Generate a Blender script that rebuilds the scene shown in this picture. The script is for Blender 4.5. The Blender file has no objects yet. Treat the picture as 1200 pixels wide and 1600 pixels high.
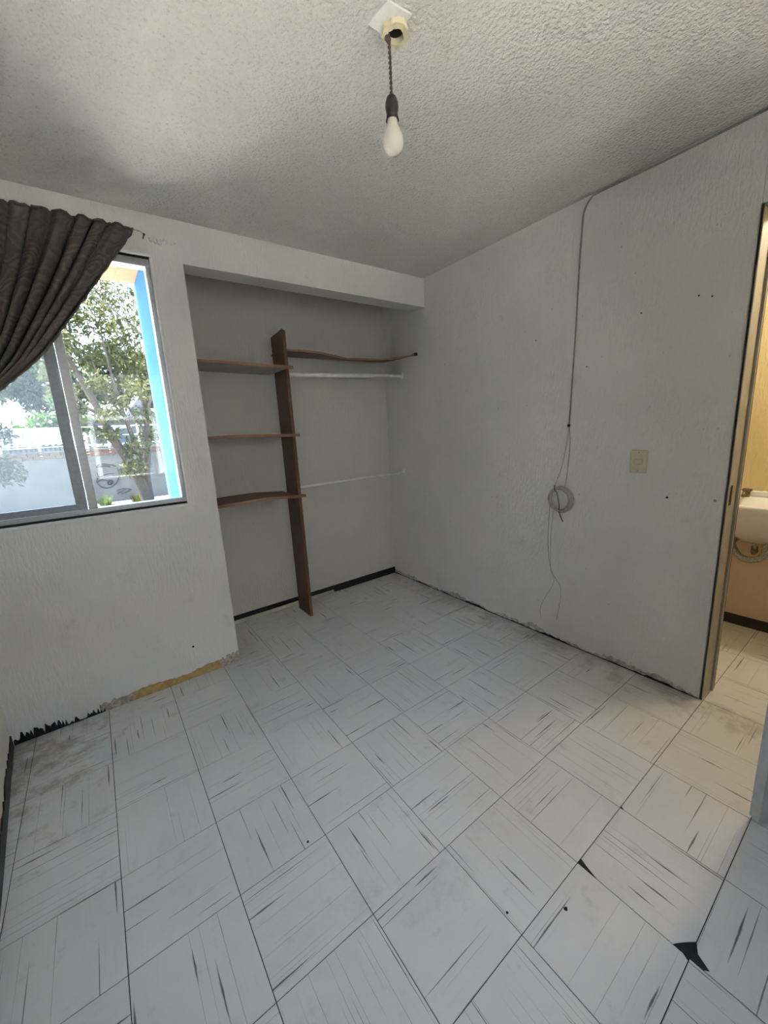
import bpy, bmesh, math, random
from mathutils import Vector, Matrix
random.seed(7)
C = bpy.context.scene.collection
S = bpy.context.scene

# ------------------------------------------------------------------ camera
CAM = Vector((-2.1502, -2.8548, 1.3463))
YAW, PITCH, ROLL, FPX = 0.6251, -0.2075, -0.0548, 614.89
def cam_axes():
    cy, sy = math.cos(YAW), math.sin(YAW)
    fw = Vector((sy*math.cos(PITCH), cy*math.cos(PITCH), math.sin(PITCH)))
    r = Vector((cy, -sy, 0)); u = r.cross(fw)
    return (r*math.cos(ROLL)+u*math.sin(ROLL), u*math.cos(ROLL)-r*math.sin(ROLL), fw)
_r, _u, _f = cam_axes()
cam = bpy.data.cameras.new('camera')
cam.sensor_fit = 'VERTICAL'; cam.sensor_height = 36; cam.lens = FPX/1600*36
cam.clip_start = 0.02; cam.clip_end = 500
co = bpy.data.objects.new('camera', cam); C.objects.link(co)
m = Matrix((( _r.x, _u.x, -_f.x, CAM.x), (_r.y, _u.y, -_f.y, CAM.y), (_r.z, _u.z, -_f.z, CAM.z), (0, 0, 0, 1)))
co.matrix_world = m
S.camera = co

# ------------------------------------------------------------------ light and exposure
SUN_STRENGTH = 30.0
SKY_STRENGTH = 1.2
EXPOSURE = 1.62
S.view_settings.view_transform = 'Standard'
S.view_settings.look = 'None'
S.view_settings.gamma = 1.0
S.view_settings.use_curve_mapping = False
S.view_settings.exposure = EXPOSURE
SUN_TO = Vector((-0.45, 0.04, 0.89)).normalized()       # towards the sun
w = bpy.data.worlds.new('sky'); S.world = w; w.use_nodes = True
nt = w.node_tree; nt.nodes.clear()
sky = nt.nodes.new('ShaderNodeTexSky'); sky.sky_type = 'NISHITA'; sky.sun_disc = False
sky.sun_elevation = math.asin(SUN_TO.z); sky.sun_rotation = math.atan2(SUN_TO.x, SUN_TO.y)
sky.air_density = 1.0; sky.dust_density = 1.6; sky.ozone_density = 1.0
bg = nt.nodes.new('ShaderNodeBackground'); bg.inputs[1].default_value = SKY_STRENGTH
wo = nt.nodes.new('ShaderNodeOutputWorld')
nt.links.new(sky.outputs[0], bg.inputs[0]); nt.links.new(bg.outputs[0], wo.inputs[0])
sl = bpy.data.lights.new('sun', 'SUN'); sl.energy = SUN_STRENGTH; sl.angle = math.radians(0.6); sl.color = (1.0, 0.91, 0.78)
so = bpy.data.objects.new('sun', sl); C.objects.link(so)
so.rotation_euler = SUN_TO.to_track_quat('Z', 'Y').to_euler(); so.location = (-6, 6, 9)

# ------------------------------------------------------------------ material helpers
class NT:
    def __init__(s, name):
        s.m = bpy.data.materials.new(name); s.m.use_nodes = True
        s.t = s.m.node_tree; s.t.nodes.clear()
        s.out = s.n('ShaderNodeOutputMaterial')
        s.b = s.n('ShaderNodeBsdfPrincipled'); s.l(s.b.outputs[0], s.out.inputs[0])
    def n(s, ty, **k):
        o = s.t.nodes.new(ty)
        for a, v in k.items(): setattr(o, a, v)
        return o
    def l(s, a, b): s.t.links.new(a, b)
    def put(s, v, sock):
        if isinstance(v, (int, float)): sock.default_value = v
        elif isinstance(v, (tuple, list)):
            sock.default_value = tuple(v)+((1,) if len(v) == 3 and len(sock.default_value) == 4 else ())
        else: s.l(v, sock)
    def math(s, op, a, b=0.0, c=None, clamp=False):
        o = s.n('ShaderNodeMath', operation=op, use_clamp=clamp)
        s.put(a, o.inputs[0]); s.put(b, o.inputs[1])
        if c is not None: s.put(c, o.inputs[2])
        return o.outputs[0]
    def coord(s, kind='Object'): return s.n('ShaderNodeTexCoord').outputs[kind]
    def pos(s): return s.n('ShaderNodeNewGeometry').outputs['Position']
    def mapping(s, v, scale=(1, 1, 1), loc=(0, 0, 0), rot=(0, 0, 0)):
        o = s.n('ShaderNodeMapping'); s.l(v, o.inputs[0])
        o.inputs['Scale'].default_value = scale; o.inputs['Location'].default_value = loc; o.inputs['Rotation'].default_value = rot
        return o.outputs[0]
    def noise(s, v, scale, detail=3, rough=0.5, out='Fac', dist=0.0):
        o = s.n('ShaderNodeTexNoise'); s.l(v, o.inputs['Vector'])
        o.inputs['Scale'].default_value = scale; o.inputs['Detail'].default_value = detail
        o.inputs['Roughness'].default_value = rough; o.inputs['Distortion'].default_value = dist
        return o.outputs[out]
    def ramp(s, f, stops):
        o = s.n('ShaderNodeValToRGB'); s.l(f, o.inputs[0]); e = o.color_ramp.elements
        while len(e) < len(stops): e.new(0.5)
        for i, (p, c) in enumerate(stops):
            e[i].position = p; e[i].color = tuple(c)+(1,) if len(c) == 3 else c
        return o.outputs[0]
    def step(s, f, a, b):
        o = s.n('ShaderNodeMapRange', interpolation_type='SMOOTHSTEP'); s.put(f, o.inputs[0])
        o.inputs[1].default_value = a; o.inputs[2].default_value = b
        return o.outputs[0]
    def mix(s, f, a, b, blend='MIX'):
        o = s.n('ShaderNodeMix', data_type='RGBA', blend_type=blend)
        s.put(f, o.inputs[0]); s.put(a, o.inputs[6]); s.put(b, o.inputs[7])
        return o.outputs[2]
    def bump(s, h, strength=0.5, dist=0.01, normal=None):
        o = s.n('ShaderNodeBump'); s.l(h, o.inputs['Height'])
        o.inputs['Strength'].default_value = strength; o.inputs['Distance'].default_value = dist
        if normal is not None: s.l(normal, o.inputs['Normal'])
        return o.outputs[0]
    def set(s, col=None, rough=None, metal=None, normal=None, **k):
        if col is not None: s.put(col, s.b.inputs['Base Color'])
        if rough is not None: s.put(rough, s.b.inputs['Roughness'])
        if metal is not None: s.put(metal, s.b.inputs['Metallic'])
        if normal is not None: s.l(normal, s.b.inputs['Normal'])
        for a, v in k.items(): s.put(v, s.b.inputs[a.replace('_', ' ')])
        return s.m

def plain(name, col, rough=0.6, metal=0.0, var=0.08, scale=30, bump=0.0, spec=0.5):
    t = NT(name); p = t.coord(); f = t.noise(p, scale, 4)
    lo = tuple(max(0, c*(1-var)) for c in col); hi = tuple(min(1, c*(1+var)) for c in col)
    c = t.ramp(f, [(0.3, lo), (0.7, hi)])
    return t.set(c, rough, metal, t.bump(f, bump, 0.004) if bump else None, Specular_IOR_Level=spec)

def wall_mat(name, col, dirt=(0.42, 0.36, 0.28), relief=0.9, dirt_amt=1.0):
    t = NT(name); p = t.pos()
    comb = t.noise(t.mapping(p, (1, 1, 0.25)), 100, 4, 0.6)
    fine = t.noise(p, 420, 2)
    big = t.noise(p, 2.2, 4, 0.6)
    spots = t.step(t.noise(p, 38, 2, 0.5), 0.735, 0.76)
    c = t.ramp(big, [(0.3, tuple(x*0.93 for x in col)), (0.7, col)])
    blot = t.step(t.noise(p, 5.5, 5, 0.7), 0.58, 0.78)
    c = t.mix(t.math('MULTIPLY', blot, 0.22*dirt_amt), c, dirt)
    c = t.mix(t.math('MULTIPLY', spots, 0.35*dirt_amt), c, (0.25, 0.22, 0.18))
    h = t.math('ADD', comb, t.math('MULTIPLY', fine, 0.25))
    return t.set(c, 0.72, 0, t.bump(h, relief, 0.008), Specular_IOR_Level=0.3)

def tile_mat():
    t = NT('vinyl_tile'); p = t.coord()
    sep = t.n('ShaderNodeSeparateXYZ'); t.l(p, sep.inputs[0])
    rnd = t.n('ShaderNodeObjectInfo').outputs['Random']
    wob = t.noise(t.mapping(p, (1, 1, 1)), 16, 2)
    x = sep.outputs[0]
    y = t.math('ADD', sep.outputs[1], t.math('MULTIPLY', t.math('SUBTRACT', wob, 0.5), 0.0022))
    tear = t.noise(t.mapping(p, (14, 160, 1)), 1.0, 3, 0.6)
    def layer(L, prob, wid, hmin, hvar, seed, soft=0.5):
        a = t.math('MULTIPLY_ADD', y, L, t.math('MULTIPLY', rnd, 17.0))
        lane = t.math('FLOOR', a); fr = t.math('ABSOLUTE', t.math('SUBTRACT', t.math('SUBTRACT', a, lane), 0.5))
        cv = t.n('ShaderNodeCombineXYZ'); t.l(lane, cv.inputs[0]); t.l(t.math('MULTIPLY', rnd, 93.0), cv.inputs[1]); cv.inputs[2].default_value = seed
        wn = t.n('ShaderNodeTexWhiteNoise', noise_dimensions='3D'); t.l(cv.outputs[0], wn.inputs['Vector'])
        s3 = t.n('ShaderNodeSeparateColor'); t.l(wn.outputs['Color'], s3.inputs[0])
        here = t.math('LESS_THAN', s3.outputs[0], prob)
        cen = t.math('MULTIPLY', t.math('SUBTRACT', s3.outputs[1], 0.5), 0.25)
        hl = t.math('MULTIPLY_ADD', s3.outputs[2], hvar, hmin)
        u = t.math('SUBTRACT', 1.0, t.math('DIVIDE', t.math('ABSOLUTE', t.math('SUBTRACT', x, cen)), hl), clamp=True)
        ww = t.math('MULTIPLY', t.math('POWER', u, 0.5), wid*L)
        ww = t.math('MULTIPLY', ww, t.math('MULTIPLY_ADD', tear, 1.1, 0.25))
        d = t.math('SUBTRACT', ww, fr)
        mk = t.math('DIVIDE', d, wid*L*soft, clamp=True)
        return t.math('MULTIPLY', mk, here)
    thick = layer(22, 0.22, 0.0044, 0.026, 0.085, 3.1)
    mid = layer(46, 0.20, 0.0023, 0.05, 0.14, 7.7)
    thin = layer(80, 0.16, 0.0017, 0.06, 0.16, 1.3, 0.9)
    line = layer(13, 0.55, 0.0013, 0.25, 0.30, 5.9, 0.9)
    pos = t.pos()
    big = t.noise(pos, 1.7, 5, 0.6)
    base = t.ramp(big, [(0.3, (0.64, 0.63, 0.615)), (0.7, (0.74, 0.735, 0.725))])
    base = t.mix(t.math('MULTIPLY', t.math('SUBTRACT', rnd, 0.5), 0.22), base, (0.75, 0.74, 0.72))
    grain = t.noise(t.mapping(p, (6, 70, 1)), 1.0, 4, 0.6)
    base = t.mix(t.math('MULTIPLY', t.step(grain, 0.55, 0.80), 0.22), base, (0.42, 0.41, 0.40))
    # trodden-in dirt: patches of their own, thicker in the corner by the torn baseboard
    sp = t.n('ShaderNodeSeparateXYZ'); t.l(pos, sp.inputs[0])
    cx = t.math('ADD', sp.outputs[0], 2.62); cyy = t.math('ADD', sp.outputs[1], 0.62)
    rr = t.math('SQRT', t.math('ADD', t.math('MULTIPLY', cx, cx), t.math('MULTIPLY', t.math('MULTIPLY', cyy, cyy), 0.35)))
    corner = t.math('SUBTRACT', 1.0, t.math('DIVIDE', rr, 0.52), clamp=True)
    dn = t.noise(pos, 11, 6, 0.72)
    dm = t.step(t.math('ADD', dn, t.math('MULTIPLY', corner, 0.32)), 0.60, 0.86)
    base = t.mix(t.math('MULTIPLY', dm, 0.6), base, (0.17, 0.14, 0.105))
    soil = t.step(t.noise(pos, 3.1, 7, 0.78), 0.54, 0.78)
    base = t.mix(t.math('MULTIPLY', soil, 0.34), base, (0.30, 0.28, 0.26))
    edge = t.math('MULTIPLY', t.step(sp.outputs[0], -0.34, 0.0), t.step(sp.outputs[0], 0.06, 0.0))
    em = t.step(t.math('ADD', t.noise(pos, 7, 6, 0.7), t.math('MULTIPLY', edge, 0.22)), 0.58, 0.80)
    base = t.mix(t.math('MULTIPLY', em, 0.45), base, (0.26, 0.24, 0.215))
    c = t.mix(t.math('MULTIPLY', line, 0.85), base, (0.16, 0.155, 0.15))
    c = t.mix(t.math('MULTIPLY', thin, 0.65), c, (0.15, 0.145, 0.145))
    c = t.mix(t.math('MULTIPLY', mid, 0.85), c, (0.10, 0.10, 0.10))
    c = t.mix(t.math('MULTIPLY', thick, 0.92), c, (0.085, 0.085, 0.088))
    rough = t.math('MULTIPLY_ADD', t.noise(pos, 6, 5, 0.7), 0.30, 0.27)
    h = t.noise(pos, 9, 3)
    return t.set(c, rough, 0, t.bump(h, 0.12, 0.01), Specular_IOR_Level=0.45)

def ceiling_mat():
    t = NT('popcorn_plaster'); p = t.pos()
    v = t.n('ShaderNodeTexVoronoi', feature='SMOOTH_F1'); t.l(p, v.inputs['Vector']); v.inputs['Scale'].default_value = 92
    v.inputs['Smoothness'].default_value = 0.6
    n1 = t.noise(p, 88, 4, 0.65); n2 = t.noise(p, 230, 2)
    h = t.math('SUBTRACT', t.math('MULTIPLY_ADD', n1, 1.5, t.math('MULTIPLY', n2, 0.35)), t.math('MULTIPLY', v.outputs['Distance'], 0.8))
    c = t.ramp(t.noise(p, 1.6, 4, 0.6), [(0.3, (0.82, 0.785, 0.73)), (0.7, (0.89, 0.855, 0.80))])
    pit = t.step(n1, 0.44, 0.30)
    return t.set(t.mix(t.math('MULTIPLY', pit, 0.32), c, (0.40, 0.37, 0.33)), 0.85, 0, t.bump(h, 0.9, 0.011), Specular_IOR_Level=0.2)

def wood_mat(name, a, b):
    t = NT(name); p = t.coord()
    g = t.noise(t.mapping(p, (3, 24, 3)), 3.0, 5, 0.6, dist=0.6)
    c = t.ramp(g, [(0.25, a), (0.55, b), (0.8, tuple(x*0.75 for x in b))])
    return t.set(c, 0.5, 0, t.bump(g, 0.15, 0.003))

def curtain_mat():
    t = NT('curtain_cloth'); p = t.coord('UV')
    v = t.n('ShaderNodeTexVoronoi', feature='F1'); t.l(t.n('ShaderNodeVectorMath', operation='ADD').outputs[0], v.inputs['Vector']); v.inputs['Scale'].default_value = 1.0
    ad = v.inputs['Vector'].links[0].from_node; t.l(t.mapping(p, (9, 11, 1)), ad.inputs[0])
    t.l(t.noise(p, 9, 3, 0.6, 'Color'), ad.inputs[1])
    rings = t.math('SINE', t.math('MULTIPLY', v.outputs['Distance'], 38.0))
    wv = t.noise(t.mapping(p, (1, 1, 1)), 420, 2)
    c = t.mix(t.step(rings, -0.2, 0.8), (0.095, 0.083, 0.074), (0.135, 0.118, 0.104))
    c = t.mix(t.math('MULTIPLY', t.step(t.noise(p, 3, 3), 0.5, 0.7), 0.4), c, (0.19, 0.135, 0.105))
    m = t.set(c, 0.85, 0, t.bump(t.math('ADD', rings, t.math('MULTIPLY', wv, 0.9)), 0.35, 0.002))
    return m

def glass_mat(name, haze=0.0, hue=(0.93, 0.96, 0.95)):
    t = NT(name)
    tr = t.n('ShaderNodeBsdfTransparent'); tr.inputs[0].default_value = hue+(1,)
    gl = t.n('ShaderNodeBsdfGlossy'); gl.inputs['Roughness'].default_value = 0.02
    fr = t.n('ShaderNodeFresnel'); fr.inputs[0].default_value = 1.45
    mx = t.n('ShaderNodeMixShader'); t.l(fr.outputs[0], mx.inputs[0]); t.l(tr.outputs[0], mx.inputs[1]); t.l(gl.outputs[0], mx.inputs[2])
    last = mx
    if haze:
        tl = t.n('ShaderNodeBsdfTranslucent'); tl.inputs[0].default_value = (0.72, 0.82, 0.84, 1)
        f = t.math('MULTIPLY_ADD', t.noise(t.pos(), 9, 4, 0.6), haze*0.5, haze*0.75)
        m2 = t.n('ShaderNodeMixShader'); t.l(f, m2.inputs[0]); t.l(mx.outputs[0], m2.inputs[1]); t.l(tl.outputs[0], m2.inputs[2]); last = m2
    t.l(last.outputs[0], t.out.inputs[0])
    return t.m

def leaf_mat(name, a, b):
    t = NT(name)
    c = t.ramp(t.noise(t.pos(), 2.3, 4, 0.7), [(0.3, a), (0.7, b)])
    t.put(c, t.b.inputs['Base Color']); t.b.inputs['Roughness'].default_value = 0.6
    tl = t.n('ShaderNodeBsdfTranslucent'); t.l(c, tl.inputs[0])
    mx = t.n('ShaderNodeMixShader'); mx.inputs[0].default_value = 0.5
    t.l(t.b.outputs[0], mx.inputs[1]); t.l(tl.outputs[0], mx.inputs[2]); t.l(mx.outputs[0], t.out.inputs[0])
    return t.m

M = {}
M['wall'] = wall_mat('white_wall_paint', (0.87, 0.845, 0.80))
M['niche'] = wall_mat('shaded_niche_paint', (0.74, 0.70, 0.64))  # wall paint darkened, putting the niche's shade into its colour
M['ceiling'] = ceiling_mat()
M['tile'] = tile_mat()
M['substrate'] = plain('dark_mastic', (0.028, 0.026, 0.025), 0.8, 0, 0.3, 40, 0.3)
M['yellow'] = wall_mat('ochre_wall_paint', (0.78, 0.63, 0.34), (0.45, 0.30, 0.16))
M['peach'] = wall_mat('peach_wall_paint', (0.80, 0.62, 0.46), (0.50, 0.36, 0.24))
M['black'] = plain('black_vinyl_base', (0.018, 0.017, 0.017), 0.45, 0, 0.3, 50, 0.2)
M['scrap'] = plain('black_adhesive', (0.016, 0.015, 0.014), 0.8, 0, 0.5, 120, 0.5)
M['ochre_scar'] = plain('ochre_plaster', (0.50, 0.345, 0.13), 0.85, 0, 0.22, 40, 0.5)
M['raw_scar'] = plain('raw_pink_plaster', (0.50, 0.40, 0.32), 0.9, 0, 0.4, 80, 0.8)
M['grey_scar'] = plain('bare_grey_render', (0.52, 0.49, 0.45), 0.9, 0, 0.45, 45, 0.9)
M['cream_strip'] = plain('cream_strip', (0.60, 0.56, 0.42), 0.6)
M['wood'] = wood_mat('brown_shelf_wood', (0.085, 0.042, 0.022), (0.17, 0.085, 0.043))
M['wood_edge'] = wood_mat('worn_wood_edge', (0.20, 0.095, 0.045), (0.33, 0.17, 0.085))
M['pale_under'] = plain('pale_board_face', (0.48, 0.46, 0.43), 0.6)
M['white_rod'] = plain('white_enamel', (0.90, 0.89, 0.86), 0.3)
M['alu'] = plain('aluminium', (0.46, 0.46, 0.46), 0.42, 0.75, 0.08, 60)
M['alu_dark'] = plain('dull_aluminium', (0.30, 0.32, 0.34), 0.5, 0.6, 0.1, 60)
M['rubber'] = plain('black_rubber', (0.015, 0.015, 0.016), 0.6)
M['reveal'] = plain('white_reveal_paint', (0.82, 0.81, 0.79), 0.6, 0, 0.05, 60, 0.2)
M['glass'] = glass_mat('window_glass')
M['glass_haze'] = glass_mat('dusty_window_glass', 0.030, (0.80, 0.86, 0.87))
M['curtain'] = curtain_mat()
M['hem'] = plain('curtain_braid', (0.15, 0.125, 0.10), 0.9, 0, 0.5, 300, 0.5)
M['steel'] = plain('steel', (0.35, 0.34, 0.33), 0.4, 0.9)
M['rust'] = plain('rusty_iron', (0.06, 0.04, 0.03), 0.8, 0.3, 0.4, 200)
M['socket'] = plain('black_bakelite', (0.012, 0.011, 0.011), 0.4)
M['wire'] = plain('dirty_twisted_flex', (0.11, 0.075, 0.055), 0.7, 0, 0.5, 90)
M['ivory'] = plain('ivory_plastic', (0.68, 0.60, 0.42), 0.35, 0, 0.05)
M['ivory_dark'] = plain('aged_ivory_plastic', (0.55, 0.47, 0.31), 0.4, 0, 0.05)
M['cable'] = plain('dirty_white_cable', (0.50, 0.47, 0.42), 0.5, 0, 0.2, 60)
M['cable_run'] = plain('grimy_cable', (0.34, 0.31, 0.27), 0.55, 0, 0.2, 60)
M['frame'] = plain('beige_metal_frame', (0.40, 0.375, 0.32), 0.5, 0.0, 0.12, 14)
M['door'] = plain('grey_white_door', (0.46, 0.46, 0.44), 0.45, 0.1, 0.06, 10)
M['door_edge'] = plain('dull_door_edge', (0.50, 0.50, 0.48), 0.5)
M['ceramic'] = plain('white_ceramic', (0.80, 0.79, 0.76), 0.15, 0, 0.03)
M['brass'] = plain('tarnished_brass', (0.22, 0.17, 0.11), 0.4, 0.8, 0.3, 90)
M['chrome'] = plain('corroded_chrome', (0.40, 0.38, 0.36), 0.3, 0.9, 0.4, 120)
M['blue'] = plain('sky_blue_paint', (0.022, 0.080, 0.23), 0.95, 0, 0.06, 8, 0.0, 0.05)
M['terracotta'] = plain('terracotta_paint', (0.20, 0.112, 0.070), 0.95, 0, 0.08, 8, 0.0, 0.05)
M['ground'] = plain('dry_pale_earth', (0.065, 0.055, 0.042), 0.9, 0, 0.2, 1.5, 0.3)
M['bounce_slab'] = plain('pale_concrete', (0.76, 0.72, 0.65), 0.85, 0, 0.08, 6, 0.2)
M['stucco'] = plain('grey_stucco', (0.085, 0.082, 0.076), 0.9, 0, 0.18, 3, 0.5)
M['brick'] = plain('red_brick', (0.10, 0.055, 0.036), 0.9, 0, 0.3, 9, 0.5)
M['blocker'] = plain('grey_blocker_render', (0.22, 0.21, 0.195), 0.9)
M['spray'] = plain('black_spray_paint', (0.02, 0.02, 0.025), 0.7)
M['sheet'] = plain('corrugated_sheet', (0.055, 0.056, 0.055), 0.5, 0.2, 0.12, 5)
M['house'] = plain('cream_house_wall', (0.085, 0.082, 0.075), 0.85)
M['house_dark'] = plain('dark_window_glass', (0.05, 0.06, 0.07), 0.2)
M['bark'] = plain('grey_bark', (0.032, 0.025, 0.019), 0.95, 0, 0.4, 14, 0.8)
M['bark_pale'] = plain('pale_bark', (0.24, 0.21, 0.175), 0.95, 0, 0.35, 14, 0.8)
M['leaf'] = leaf_mat('feathery_leaf', (0.022, 0.026, 0.006), (0.060, 0.060, 0.013))
M['leaf_far'] = leaf_mat('grey_green_leaf', (0.016, 0.024, 0.009), (0.034, 0.044, 0.016))
M['leaf_bright'] = leaf_mat('bright_leaf', (0.028, 0.060, 0.006), (0.05, 0.095, 0.012))
M['agave'] = leaf_mat('low_shrub_leaf', (0.025, 0.05, 0.015), (0.06, 0.09, 0.03))

# ------------------------------------------------------------------ mesh helpers
class MB:
    def __init__(s): s.v = []; s.f = []; s.uv = None
    def add(s, vs, fs):
        o = len(s.v); s.v += [tuple(x) for x in vs]; s.f += [tuple(i+o for i in f) for f in fs]; return s
    def box(s, a, b):
        x0, y0, z0 = a; x1, y1, z1 = b
        return s.add([(x0, y0, z0), (x1, y0, z0), (x1, y1, z0), (x0, y1, z0), (x0, y0, z1), (x1, y0, z1), (x1, y1, z1), (x0, y1, z1)],
                     [(0, 3, 2, 1), (4, 5, 6, 7), (0, 1, 5, 4), (1, 2, 6, 5), (2, 3, 7, 6), (3, 0, 4, 7)])
    def prism(s, poly, z0, z1):
        n = len(poly)
        return s.add([(x, y, z0) for x, y in poly]+[(x, y, z1) for x, y in poly],
                     [tuple(reversed(range(n))), tuple(range(n, 2*n))]+[(i, (i+1) % n, n+(i+1) % n, n+i) for i in range(n)])
    def hexa(s, q0, q1):
        "two quads (lists of 4 points) joined"
        return s.add(list(q0)+list(q1), [(3, 2, 1, 0), (4, 5, 6, 7)]+[(i, (i+1) % 4, 4+(i+1) % 4, 4+i) for i in range(4)])
    def tube(s, pts, r, n=8, cap=True):
        pts = [Vector(p) for p in pts]; rs = r if isinstance(r, (list, tuple)) else [r]*len(pts)
        t0 = (pts[1]-pts[0]).normalized(); up = Vector((0, 0, 1)) if abs(t0.z) < 0.9 else Vector((1, 0, 0))
        nrm = t0.cross(up).normalized(); vs = []
        for i, p in enumerate(pts):
            t = ((pts[min(i+1, len(pts)-1)]-pts[max(i-1, 0)])).normalized()
            nrm = (nrm-t*nrm.dot(t)).normalized(); bn = t.cross(nrm)
            for k in range(n):
                a = 2*math.pi*k/n; vs.append(p+(nrm*math.cos(a)+bn*math.sin(a))*rs[i])
        fs = [(i*n+k, i*n+(k+1) % n, (i+1)*n+(k+1) % n, (i+1)*n+k) for i in range(len(pts)-1) for k in range(n)]
        if cap: fs += [tuple(reversed(range(n))), tuple(range((len(pts)-1)*n, len(pts)*n))]
        return s.add(vs, fs)
    def lathe(s, prof, c=(0, 0, 0), n=24):
        vs = [(c[0]+r*math.cos(2*math.pi*k/n), c[1]+r*math.sin(2*math.pi*k/n), c[2]+z) for r, z in prof for k in range(n)]
        fs = [(i*n+k, i*n+(k+1) % n, (i+1)*n+(k+1) % n, (i+1)*n+k) for i in range(len(prof)-1) for k in range(n)]
        return s.add(vs, fs)
    def loft(s, rings, cap0=True, cap1=True):
        n = len(rings[0]); o = len(s.v)
        vs = [p for r in rings for p in r]
        fs = [(i*n+k, i*n+(k+1) % n, (i+1)*n+(k+1) % n, (i+1)*n+k) for i in range(len(rings)-1) for k in range(n)]
        if cap0: fs.append(tuple(reversed(range(n))))
        if cap1: fs.append(tuple(range((len(rings)-1)*n, len(rings)*n)))
        return s.add(vs, fs)
    def mesh(s, name, smooth=False, fixn=True):
        me = bpy.data.meshes.new(name); me.from_pydata(s.v, [], s.f); me.update()
        if fixn:
            b = bmesh.new(); b.from_mesh(me); bmesh.ops.recalc_face_normals(b, faces=b.faces); b.to_mesh(me); b.free()
        if smooth:
            for p in me.polygons: p.use_smooth = True
        return me
    def build(s, name, mat, parent=None, smooth=False, bevel=0.0, fixn=True):
        o = bpy.data.objects.new(name, s.mesh(name, smooth, fixn)); C.objects.link(o)
        o.data.materials.append(M[mat] if isinstance(mat, str) else mat)
        if parent is not None: o.parent = parent; o.matrix_parent_inverse = parent.matrix_world.inverted() if False else Matrix.Identity(4)
        if bevel:
            b = o.modifiers.new('bevel', 'BEVEL'); b.width = bevel; b.segments = 2; b.limit_method = 'ANGLE'
        return o

def tag(o, label=None, cat=None, group=None, kind=None):
    if label: o['label'] = label
    if cat: o['category'] = cat
    if group: o['group'] = group
    if kind: o['kind'] = kind
    return o
def empty(name, label, cat, group=None, kind=None):
    "all parts are modelled in room coordinates, so the Empty stays at the origin unless moved with base()"
    o = bpy.data.objects.new(name, None); C.objects.link(o); o.empty_display_size = 0.1
    return tag(o, label, cat, group, kind)
def base(o, loc):
    "put the Empty at the thing's base and keep its parts where they stand"
    v = Vector(loc); o.location = v
    for ch in o.children: ch.location = ch.location-v
    return o
def spline(pts, n=8):
    "Catmull-Rom through points"
    P = [Vector(p) for p in pts]; P = [P[0]*2-P[1]]+P+[P[-1]*2-P[-2]]; out = []
    for i in range(1, len(P)-2):
        for k in range(n):
            t = k/n; a, b, c, d = P[i-1], P[i], P[i+1], P[i+2]
            out.append(0.5*((2*b)+(c-a)*t+(2*a-5*b+4*c-d)*t*t+(3*b-a-3*c+d)*t**3))
    out.append(P[-2]); return out

# ------------------------------------------------------------------ room dimensions (metres)
H = 2.40                      # ceiling
YW = -0.527                   # inner face of the window wall
XC = -1.626                   # left side of the closet niche
HB = 2.2074                   # underside of the closet beam
YB = -3.95                    # wall behind the camera
YJ, YH = -2.375, -3.115       # door opening along the right wall
HD = 2.087
WX0, WX1, WZ0, WZ1 = -2.615, -1.773, 1.009, 2.21    # window opening
T = 0.287
def leftx(y): return -2.668+(YW-y)*0.079             # the left wall runs slightly askew

# ------------------------------------------------------------------ structure
b = MB()
b.prism([(-2.9, YB-0.15), (1.15, YB-0.15), (1.15, 0.12), (-2.9, 0.12)], -0.40, -0.002)
floor = b.build('floor', 'substrate'); tag(floor, kind='structure', label='pale vinyl tile floor with dark streaks')
def clip(poly, nx, ny, d):
    "keep nx*x+ny*y <= d"
    out = []
    for i in range(len(poly)):
        p, q = poly[i], poly[(i+1) % len(poly)]
        dp, dq = nx*p[0]+ny*p[1]-d, nx*q[0]+ny*q[1]-d
        if dp <= 0: out.append(p)
        if dp*dq < 0:
            k = dp/(dp-dq); out.append((p[0]+(q[0]-p[0])*k, p[1]+(q[1]-p[1])*k))
    return out
TG = 0.0011
chips = {  # torn tile corners: (column, row) -> outline from the photograph
}
def tile_mesh(poly, name='tile'):
    t = MB(); n = len(poly)
    cx = sum(p[0] for p in poly)/n; cy = sum(p[1] for p in poly)/n
    ins = [(p[0]+(cx-p[0])*0.008, p[1]+(cy-p[1])*0.008) for p in poly]
    t.loft([[(x, y, -0.002) for x, y in poly], [(x, y, -0.0006) for x, y in poly], [(x, y, 0.0) for x, y in ins]])
    return t.mesh(name)
hs = T/2-TG
full = tile_mesh([(-hs, -hs), (hs, -hs), (hs, hs), (-hs, hs)])
full.materials.append(M['tile'])
YL = -2.389
def row_y(j): return YL+j*T               # lower edge of row j
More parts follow.
